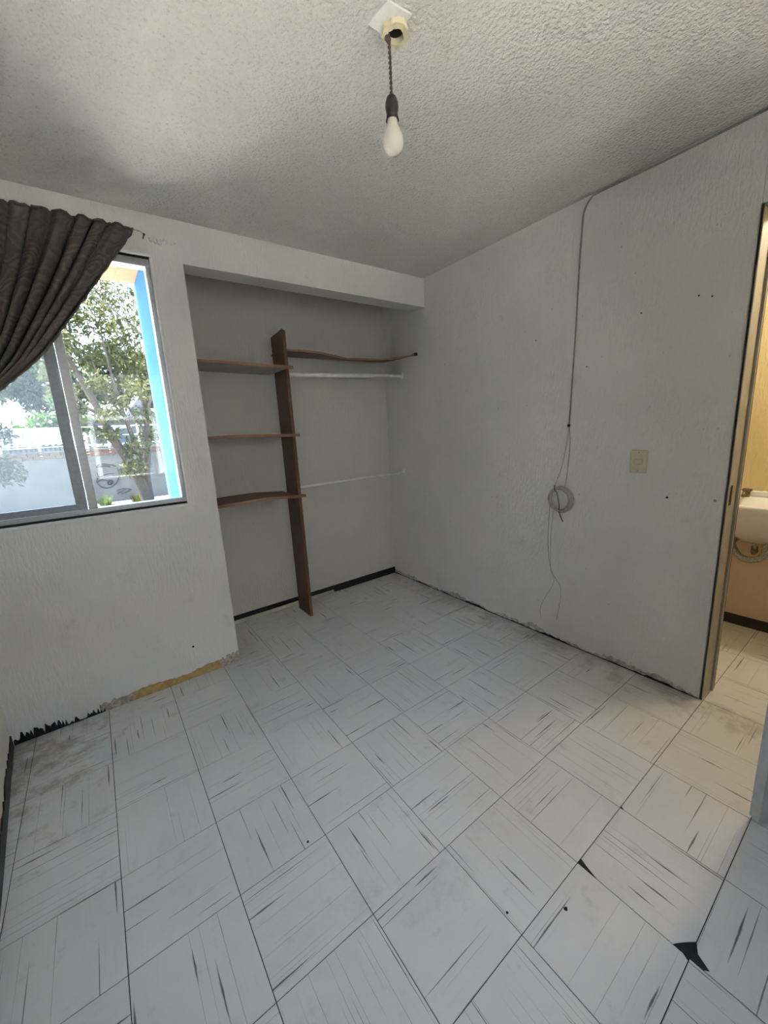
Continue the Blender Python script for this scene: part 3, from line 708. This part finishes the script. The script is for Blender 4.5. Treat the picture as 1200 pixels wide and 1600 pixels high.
b = MB(); b.tube(spline([(-0.016, -1.580, 0.86), (-0.008, -1.572, 0.76), (-0.005, -1.568, 0.64), (-0.005, -1.580, 0.52), (-0.005, -1.598, 0.445), (-0.005, -1.632, 0.395), (-0.005, -1.660, 0.355), (-0.005, -1.662, 0.27), (-0.005, -1.643, 0.135)], 6), 0.0020, 6); b.build('tail', 'cable', cb, True)
b = MB(); b.tube(spline([(-0.016, -1.605, 0.83), (-0.008, -1.590, 0.70), (-0.005, -1.588, 0.58), (-0.005, -1.594, 0.455), (-0.008, -1.618, 0.395), (-0.005, -1.604, 0.34), (-0.005, -1.560, 0.25), (-0.005, -1.532, 0.17), (-0.005, -1.538, 0.11)], 6), 0.0016, 6); b.build('tail', 'cable', cb, True)
base(cb, (0, -1.65, 0.1))

for (y_, z_, r_, lab) in [(-2.166, 0.960, 0.0055, 'large dark screw plug in the wall beside the doorway'), (-2.210, 1.820, 0.0035, 'left of the two nails high on the wall by the doorway'), (-2.256, 1.805, 0.0035, 'right of the two nails high on the wall by the doorway'),
                          (-1.995, 1.806, 0.003, 'small nail on the right wall above the light switch'), (-1.755, 1.607, 0.003, 'small rusty nail in the wall just right of the cable'), (-1.454, 1.794, 0.0025, 'small nail in the wall left of the hanging cable'), (-2.345, 0.965, 0.006, 'pale screw plug in the wall at the door frame')]:
    n_ = empty('nail', lab, 'nail', 'nails in the right wall')
    b = MB(); b.tube([(0.0, y_, z_), (-0.006, y_, z_)], r_*0.55, 6); b.build('shank', 'rust', n_)
    b = MB(); b.tube([(-0.006, y_, z_), (-0.0085, y_, z_-0.0003)], r_, 8); b.build('head', 'steel' if 'pale' in lab else 'rust', n_)
    base(n_, (0, y_, z_))
o = MB().tube([(-1.865, YW-0.0002, 0.191), (-1.865, YW-0.004, 0.191)], 0.0055, 10).build('wall_plug', 'rubber'); tag(o, 'black plug in the pier low beside the closet niche', 'plug')

# ------------------------------------------------------------------ debris on the floor
R5 = random.Random(9)
for (x_, y_, r_, lab) in [(-1.780, -1.800, 0.0045, 'round black speck on the floor tile in the middle'), (-1.425, -2.335, 0.004, 'tiny black speck at a tile joint, near right'), (-1.29, -2.43, 0.006, 'small curled dark flake lying on a streaked tile')]:
    b = MB(); n_ = 8
    b.loft([[(x_+r_*math.cos(2*math.pi*i/n_)*R5.uniform(.7, 1.2)*s_, y_+r_*math.sin(2*math.pi*i/n_)*R5.uniform(.6, 1.1)*s_, z_) for i in range(n_)] for s_, z_ in ((0.9, 0.0001), (1.0, 0.0012), (0.6, 0.0028))])
    tag(b.build('crumb', 'scrap'), lab, 'debris', 'crumbs on the floor')

# ------------------------------------------------------------------ hallway basin
bs = empty('washbasin', 'white ceramic washbasin on the hallway wall beyond the door', 'sink')
def rr(x0, x1, y0, y1, z, rad, n=5):
    out = []
    for (cx_, cy_, a0) in ((x1-rad, y1-rad, 0), (x0+rad, y1-rad, 90), (x0+rad, y0+rad, 180), (x1-rad, y0+rad, 270)):
        for k in range(n+1):
            a = math.radians(a0+90*k/n); out.append((cx_+rad*math.cos(a), cy_+rad*math.sin(a), z))
    return out
sx0, sx1, sy0, sy1, sz = 0.60, 0.999, -2.66, -2.14, 0.842
b = MB(); b.loft([rr(0.80, sx1, -2.52, -2.28, 0.60, 0.05), rr(0.70, sx1, -2.60, -2.20, 0.665, 0.07), rr(0.62, sx1, -2.65, -2.15, 0.75, 0.07), rr(sx0+0.005, sx1, sy0, sy1, sz-0.035, 0.06), rr(sx0, sx1, sy0-0.004, sy1+0.004, sz-0.012, 0.06), rr(sx0+0.008, sx1, sy0, sy1, sz, 0.055),
                 rr(sx0+0.035, sx1-0.11, sy0+0.04, sy1-0.04, sz-0.004, 0.06), rr(sx0+0.06, sx1-0.13, sy0+0.07, sy1-0.07, sz-0.06, 0.06), rr(sx0+0.12, sx1-0.17, sy0+0.14, sy1-0.14, sz-0.13, 0.04)])
b.build('bowl', 'ceramic', bs, True)
b = MB(); b.box((0.965, sy0+0.01, sz-0.005), (0.999, sy1-0.01, sz+0.028)); b.build('splash_ledge', 'ceramic', bs, bevel=0.006)
for y_, nm in ((-2.265, 'tap'), (-2.52, 'tap')):
    b = MB(); b.tube([(0.93, y_, sz-0.004), (0.93, y_, sz+0.03)], 0.016, 12); b.tube([(0.93, y_, sz+0.022), (0.875, y_, sz+0.028), (0.850, y_, sz+0.012)], 0.010, 8); tp_ = b.build(nm, 'brass', bs, True)
    b = MB(); b.box((0.915, y_-0.022, sz+0.030), (0.945, y_+0.022, sz+0.046)); b.build('tap_handle', 'brass', tp_, bevel=0.004)
b = MB(); b.tube(spline([(0.80, -2.40, 0.62), (0.80, -2.40, 0.54), (0.80, -2.36, 0.50), (0.81, -2.30, 0.50), (0.83, -2.26, 0.54), (0.88, -2.24, 0.57), (0.999, -2.24, 0.57)], 6), 0.018, 10); b.build('waste_trap', 'chrome', bs, True)
b = MB(); b.tube(spline([(0.96, -2.33, 0.50), (0.93, -2.33, 0.56), (0.92, -2.30, 0.64), (0.93, -2.27, 0.72)], 5), 0.008, 8); b.build('supply_hose', 'chrome', bs, True)
b = MB(); b.tube([(0.999, -2.33, 0.50), (0.94, -2.33, 0.50)], 0.012, 8); b.tube([(0.95, -2.33, 0.50), (0.95, -2.33, 0.54)], 0.016, 8); b.build('stop_valve', 'brass', bs, True)
base(bs, (0.999, -2.4, 0.5))
# added hallway fill lamp, out of sight above the door head
hl = empty('added_hallway_lamp', 'added warm fill lamp on the hallway ceiling, unseen beyond the door', 'light bulb')
b = MB(); b.lathe([(0.0, 0), (0.035, 0), (0.032, -0.03), (0.02, -0.045), (0.0, -0.045)], (0.56, -2.75, H), 20); b.build('lampholder', 'ivory', hl, True)
hb = bpy.data.lights.new('added_hallway_bulb', 'POINT'); hb.energy = 8; hb.color = (1.0, 0.88, 0.66); hb.shadow_soft_size = 0.05
ho = bpy.data.objects.new('added_hallway_bulb', hb); C.objects.link(ho); ho.location = (0.56, -2.75, H-0.12)
b = MB(); b.box((0.13, YB, H-0.001), (1.0, -1.0, H)); hc = b.build('ceiling_hallway', 'reveal'); tag(hc, 'plain hallway ceiling', kind='structure')
base(hl, (0.56, -2.75, H))

# ------------------------------------------------------------------ outside
GZ = -0.42
b = MB(); b.box((-40, -30, GZ-0.5), (40, 60, GZ)); g = b.build('ground', 'ground'); tag(g, 'dry pale ground outside the window', kind='structure')
b = MB(); b.box((-20, YO, GZ), (-2.9, 7.2, GZ+0.03)); b.box((-2.9, 0.30, GZ), (9, 7.2, GZ+0.03)); b.box((-20, -8.2, GZ), (9, YB-0.16, GZ+0.03)); g = b.build('bounce_path', 'bounce_slab'); tag(g, 'added unseen pale concrete that bounces sunlight into the windows', kind='structure')  # unseen pale slabs added to bounce sun up into the room
nb = empty('light_blocker_house', 'added unseen house mass behind the viewer that blocks low light', 'building')  # added out of view to cut low light through the rear window
b = MB(); b.box((-9, -12, GZ), (7, -8.2, 3.9)); b.build('wall', 'blocker', nb)
b = MB(); b.box((-9.3, -12.3, 3.9), (7.3, -7.9, 4.05)); b.build('roof', 'terracotta', nb)
for x_ in (-5, -1.5, 2.0):
    b = MB(); b.box((x_-0.6, -8.22, 0.6), (x_+0.6, -8.19, 1.9)); wf = b.build('window', 'white_rod', nb)
    b = MB(); b.box((x_-0.52, -8.185, 0.68), (x_+0.52, -8.18, 1.82)); b.build('pane', 'house_dark', wf)
base(nb, (-1, -10, GZ))
YF = 12.0; WT = 1.02
bw = empty('boundary_wall', 'grey rendered garden wall with scrawled graffiti and a brick top', 'wall')
b = MB(); b.box((-16, YF, GZ), (12, YF+0.2, WT)); b.build('render', 'stucco', bw)
b = MB(); 
bm_ = MB(); bm_.box((-0.115, 0, 0), (0.115, 0.22, 0.075)); bme = bm_.mesh('brick'); bme.materials.append(M['brick'])
for r_ in range(2):
    for k in range(24):
        o = bpy.data.objects.new('brick', bme); C.objects.link(o); o.parent = bw
        o.location = (-5.3+k*0.242+(0.12 if r_ else 0)+random.uniform(-.004, .004), YF-0.012+random.uniform(-.006, .006), WT+0.006+r_*0.086)
b = MB()
for x0_, x1_ in ((-16, -5.42), (0.52, 12)): b.box((x0_, YF-0.01, WT), (x1_, YF+0.21, WT+0.17))
b.build('brick_course', 'brick', bw)
b = MB(); b.box((-16, YF-0.03, WT+0.175), (12, YF+0.23, WT+0.215)); b.build('coping', 'stucco', bw)
def stroke(pts, r=0.016, closed=False):
    p = spline([(x, YF-0.006, z) for x, z in pts], 7); m_ = MB(); m_.tube(p, r, 5); return m_.build('graffiti_line', 'spray', bw)
gx, gz = -1.80, 0.33
def G(pts, **k): return stroke([(gx+a, gz+c) for a, c in pts], **k)
G([(-0.30, 0.34), (-0.24, 0.42), (-0.10, 0.43), (0.02, 0.40)]); G([(-0.28, 0.36), (-0.12, 0.37), (0.05, 0.34)])
G([(0.02, 0.40), (0.16, 0.36), (0.24, 0.20), (0.22, 0.0), (0.10, -0.20), (-0.08, -0.30), (-0.26, -0.26), (-0.36, -0.10), (-0.32, 0.04)])
G([(-0.30, 0.18), (-0.28, 0.06), (-0.14, 0.10), (0.00, 0.12), (0.12, 0.10)]); G([(-0.34, -0.10), (-0.24, -0.04), (-0.10, -0.08), (0.0, -0.14)])
G([(-0.10, -0.14), (-0.04, -0.08), (0.04, -0.12), (0.0, -0.20), (-0.08, -0.20), (-0.10, -0.14)], r=0.022); G([(-0.04, -0.16), (0.0, -0.14)], r=0.035)
G([(0.10, -0.42), (0.30, -0.38), (0.48, -0.44), (0.28, -0.52), (0.12, -0.46)], r=0.010); G([(0.10, -0.52), (0.34, -0.40)], r=0.010); G([(0.2, -0.55), (0.46, -0.42)], r=0.010)
for dx in (-0.80, -0.66, -0.52): G([(dx, -0.40), (dx+0.02, -0.12)], r=0.011)
for dz in (-0.40, -0.26, -0.12): G([(-0.86, dz), (-0.48, dz+0.03)], r=0.010)

def leaves(mb, c, rad, n, R_, ln=0.17, wd=0.035, droop=0.5):
    for _ in range(n):
        while True:
            p = Vector((R_.uniform(-1, 1), R_.uniform(-1, 1), R_.uniform(-1, 1)))
            if p.length <= 1: break
        p = Vector(c)+Vector((p.x*rad[0], p.y*rad[1], p.z*rad[2]))
        d = Vector((R_.gauss(0, 1), R_.gauss(0, 1), R_.gauss(0, 1)-droop)).normalized(); s_ = d.cross(Vector((R_.gauss(0, 1), R_.gauss(0, 1), R_.gauss(0, 1)))).normalized()
        l_ = ln*R_.uniform(.6, 1.3); w_ = wd*R_.uniform(.7, 1.3)
        mb.add([p, p+d*l_*0.5+s_*w_, p+d*l_, p+d*l_*0.5-s_*w_], [(0, 1, 2, 3)])
def tree(name, label, trunk_paths, clumps, bark, leafm, seed, n_per=260, group='trees beyond the window', basep=None, ln=0.17, wd=0.035):
    R_ = random.Random(seed); e = empty(name, label, 'tree', group)
    for i, (pts, r0, r1) in enumerate(trunk_paths):
        sp = spline(pts, 6); n = len(sp); m_ = MB()
        m_.tube(sp, [r0+(r1-r0)*k/(n-1) for k in range(n)], 9); m_.build('trunk' if i == 0 else 'branch', bark, e, True)
    m_ = MB(); tw = MB()
    for c, rad in clumps:
        vol = max(0.4, (rad[0]*rad[2])/0.30)
        leaves(m_, c, rad, int(n_per*vol), R_, ln, wd)
        for _ in range(4):
            a = Vector(c)+Vector((R_.uniform(-1, 1)*rad[0]*.8, R_.uniform(-1, 1)*rad[1]*.8, R_.uniform(-1, 1)*rad[2]*.8)); tw.tube([a, a.lerp(Vector(c), 0.5)+Vector((0, 0, .06)), Vector(c)-Vector((0, 0, rad[2]*.6))], [0.006, 0.012, 0.02], 4)
    o = m_.build('foliage', leafm, e, fixn=False); o['kind'] = 'stuff'
    tw.build('twigs', bark, e)['kind'] = 'stuff'
    return base(e, basep or trunk_paths[0][0][0])
# the big feathery tree in front of the wall
R6 = random.Random(21)
clumps = []
for (x, z, rx, rz) in [(-2.55, 3.9, .45, .5), (-2.1, 4.4, .55, .5), (-1.5, 4.6, .6, .45), (-1.0, 4.2, .5, .5), (-2.6, 3.2, .30, .35), (-1.9, 3.6, .35, .3), (-1.35, 3.75, .4, .35), (-0.95, 3.4, .35, .4),
                       (-2.45, 2.7, .28, .22), (-1.75, 2.9, .25, .2), (-0.85, 2.75, .4, .3), (-1.3, 2.45, .22, .16), (-2.3, 2.25, .3, .16), (-1.65, 2.1, .3, .18), (-0.8, 2.15, .3, .25), (-1.75, 1.62, .35, .16), (-1.15, 1.25, .32, .28), (-1.3, 0.72, .38, .22), (-0.75, 1.55, .25, .25),
                       (-2.4, 5.2, .5, .5), (-1.2, 5.3, .8, .5), (-0.3, 4.6, .6, .6), (-0.2, 3.4, .4, .5), (0.3, 3.9, .5, .5)]:
    clumps.append(((x, 10.2+R6.uniform(-.6, .5), z), (rx, 0.5, rz)))
tree('feathery_tree', 'large feathery tree with forked trunk in front of the grey wall',
     [([(-1.05, 10.4, GZ), (-1.12, 10.35, 0.1), (-1.30, 10.3, 0.75), (-1.60, 10.2, 1.45), (-1.80, 10.2, 2.2), (-2.05, 10.2, 3.0), (-2.4, 10.2, 4.0), (-2.6, 10.2, 4.8)], 0.17, 0.03),
      ([(-1.0, 10.4, GZ), (-0.98, 10.4, 0.4), (-0.82, 10.4, 1.2), (-0.72, 10.4, 2.2), (-0.80, 10.4, 3.2), (-0.95, 10.4, 4.6)], 0.13, 0.03),
      ([(-1.10, 10.3, 0.35), (-1.08, 10.2, 1.0), (-1.22, 10.1, 1.8), (-1.35, 10.1, 2.7), (-1.45, 10.1, 4.2)], 0.09, 0.02),
      ([(-1.60, 10.2, 1.5), (-2.0, 10.1, 1.85), (-2.6, 10.0, 2.15), (-2.85, 10, 2.6)], 0.05, 0.015),
      ([(-1.70, 10.2, 2.0), (-2.2, 10.3, 2.5), (-2.6, 10.3, 3.2)], 0.045, 0.012),
      ([(-1.25, 10.1, 2.0), (-1.6, 10.1, 2.7), (-1.75, 10.1, 3.5)], 0.04, 0.012),
      ([(-0.78, 10.4, 1.6), (-1.1, 10.4, 2.3), (-1.2, 10.4, 3.3)], 0.04, 0.012),
      ([(-0.72, 10.4, 2.2), (-0.3, 10.4, 3.0), (0.1, 10.4, 3.8)], 0.05, 0.015)], clumps, 'bark', 'leaf', 4, 620, basep=(-1.05, 10.4, GZ), ln=0.16, wd=0.024)
# tree seen through the dusty pane
clumps = [((-4.9+R6.uniform(-.7, .7), 9.3+R6.uniform(-.5, .5), 0.6+k*0.42), (R6.uniform(.4, .75), .5, .4)) for k in range(11)]+[((-3.75, 9.2, 1.7), (.3, .3, .3)), ((-3.7, 9.2, 0.9), (.3, .3, .35)), ((-3.8, 9.2, 3.0), (.5, .4, .35)), ((-3.75, 9.2, 2.5), (.35, .3, .25))]
tree('feathery_tree', 'grey-green tree seen through the dusty left pane',
     [([(-4.7, 9.3, GZ), (-4.6, 9.3, 1.2), (-4.5, 9.3, 2.8), (-4.2, 9.3, 4.6)], 0.15, 0.03), ([(-4.6, 9.3, 1.3), (-4.1, 9.3, 2.2), (-3.8, 9.2, 3.0)], 0.06, 0.015)], clumps, 'bark', 'leaf_far', 8, 520, ln=0.16, wd=0.028)
for k, (x, y, z, s_, lm, lab) in enumerate([(-3.3, 18.6, 2.1, 0.8, 'leaf_bright', 'bright green leafy tree behind the grey wall, beside the mullion'),
        (-9.2, 20.5, 4.6, 2.6, 'leaf_far', 'wide dull green tree beyond the corrugated shed'), (-4.4, 29, 6.0, 3.2, 'leaf_far', 'tall dull green tree far behind the bright green one'),
        (3.4, 38, 7.4, 3.2, 'leaf', 'tall yellowish tree far behind the cream house')]):
    cl = [((x+R6.gauss(0, s_*.6), y+R6.gauss(0, s_*.25), z+R6.gauss(0, s_*.5)), (s_*.5, s_*.4, s_*.38)) for _ in range(14)]
    tree('leafy_tree', lab, [([(x, y, GZ), (x+.1, y, z*.5), (x-.1, y, z+s_*.6)], 0.06*s_+.08, 0.03)], cl, 'bark', lm, 30+k, 260, ln=0.30, wd=0.075)
# low plants at the foot of the wall
for k, (x, y, lab) in enumerate([(-2.05, 11.3, 'low green shrub at the foot of the graffiti wall'), (-1.25, 11.0, 'low yellowish grass tuft beside the tree trunk')]):
    R_ = random.Random(50+k); m_ = MB()
    for _ in range(130):
        a = R_.uniform(0, 6.283); r_ = R_.uniform(0.02, 0.25); h_ = R_.uniform(.12, .36)
        p = Vector((x+r_*math.cos(a)*.6, y+r_*math.sin(a)*.6, GZ)); q = p+Vector((math.cos(a)*.12, math.sin(a)*.12, h_)); s_ = Vector((-math.sin(a), math.cos(a), 0))*.018
        m_.add([p-s_, p+s_, q], [(0, 1, 2)])
    tag(m_.build('shrub', 'agave' if k == 0 else 'leaf', fixn=False), lab, 'shrub', 'low plants at the foot of the wall')
# corrugated shed and cream house beyond the wall
sh = empty('shed', 'low shed with ribbed pale metal sheets behind the wall', 'building')
def corr(x0, x1, P0, P1, pitch, amp, name):
    n = int((x1-x0)/pitch*4); m_ = MB(); vs = []
    P0, P1 = Vector(P0), Vector(P1); nn = Vector((0, -(P1-P0).z, (P1-P0).y)).normalized()
    for i in range(n+1):
        x = x0+(x1-x0)*i/n; a = amp*math.sin(2*math.pi*i/4+0.7)
        for P in (P0, P1):
            vs.append((x, P.y+nn.y*a, P.z+nn.z*a))
    for i in range(n+1):
        x = x0+(x1-x0)*i/n; a = amp*math.sin(2*math.pi*i/4+0.7)-0.012
        for P in (P0, P1): vs.append((x, P.y+nn.y*a, P.z+nn.z*a))
    k = 2*(n+1)
    fs = [(2*i, 2*i+2, 2*i+3, 2*i+1) for i in range(n)]+[(k+2*i, k+2*i+1, k+2*i+3, k+2*i+2) for i in range(n)]
    m_.add(vs, fs); return m_.build(name, 'sheet', sh, fixn=False)
corr(-9.0, -2.85, (0, 14.0, 1.42), (0, 17.0, 2.05), 0.16, 0.03, 'roof_sheet')
corr(-9.0, -2.85, (0, 13.9, GZ), (0, 13.9, 1.40), 0.12, 0.02, 'wall_sheet')
b = MB(); b.box((-9, 14.0, GZ), (-2.9, 17.0, 1.38)); b.build('body', 'house', sh)
base(sh, (-6, 15, GZ))
hs_ = empty('house', 'small cream house with a gable beyond the wall', 'building')
b = MB(); b.box((-2.2, 21.0, GZ), (3.2, 25.0, 2.55)); b.build('wall', 'house', hs_)
b = MB(); b.hexa([(-2.5, 20.6, 2.55), (3.5, 20.6, 2.55), (3.5, 25.4, 2.55), (-2.5, 25.4, 2.55)], [(-2.5, 22.8, 3.15), (3.5, 22.8, 3.15), (3.5, 23.2, 3.15), (-2.5, 23.2, 3.15)]); b.build('roof', 'sheet', hs_)
b = MB(); b.add([(-0.6, 20.4, 2.6), (0.9, 20.4, 2.6), (0.15, 20.4, 3.5), (-0.6, 21.5, 2.6), (0.9, 21.5, 2.6), (0.15, 22.6, 3.5)], [(0, 1, 2), (5, 4, 3), (0, 2, 5, 3), (1, 4, 5, 2), (0, 3, 4, 1)]); gb = b.build('gable', 'house', hs_)
b = MB(); b.add([(-0.1, 20.38, 2.8), (0.4, 20.38, 2.8), (0.15, 20.38, 3.15), (-0.1, 20.42, 2.8), (0.4, 20.42, 2.8), (0.15, 20.42, 3.15)], [(0, 1, 2), (5, 4, 3), (0, 2, 5, 3), (1, 4, 5, 2), (0, 3, 4, 1)]); b.build('gable_vent', 'house_dark', gb)
for x_ in (-1.7, -0.7, 1.2, 2.2):
    b = MB(); b.box((x_-0.38, 20.96, 1.25), (x_+0.38, 21.01, 2.15)); wf = b.build('window', 'white_rod', hs_)
    b = MB(); b.box((x_-0.32, 20.94, 1.31), (x_+0.32, 20.965, 2.09)); b.build('pane', 'house_dark', wf)
base(hs_, (0.5, 23, GZ))
pl = empty('fence', 'pale wire fence with posts above the wall', 'fence')
for k in range(9):
    x_ = -4.2+k*0.85; b = MB(); b.tube([(x_, 12.6, GZ), (x_, 12.6, 1.95)], 0.03, 6); b.build('post', 'white_rod', pl)
for z_ in (1.35, 1.62, 1.9):
    b = MB(); b.tube([(-4.2, 12.6, z_), (2.6, 12.6, z_)], 0.012, 5); b.build('wire', 'white_rod', pl)
base(pl, (-1, 12.6, GZ))
o = MB().tube(spline([(-2.35, 0.30, 2.36), (-2.0, 0.26, 2.24), (-1.77, 0.20, 2.02)], 8), 0.005, 6).build('outdoor_cable', 'rubber'); tag(o, 'dark cable slanting across the top of the window outside', 'cable')
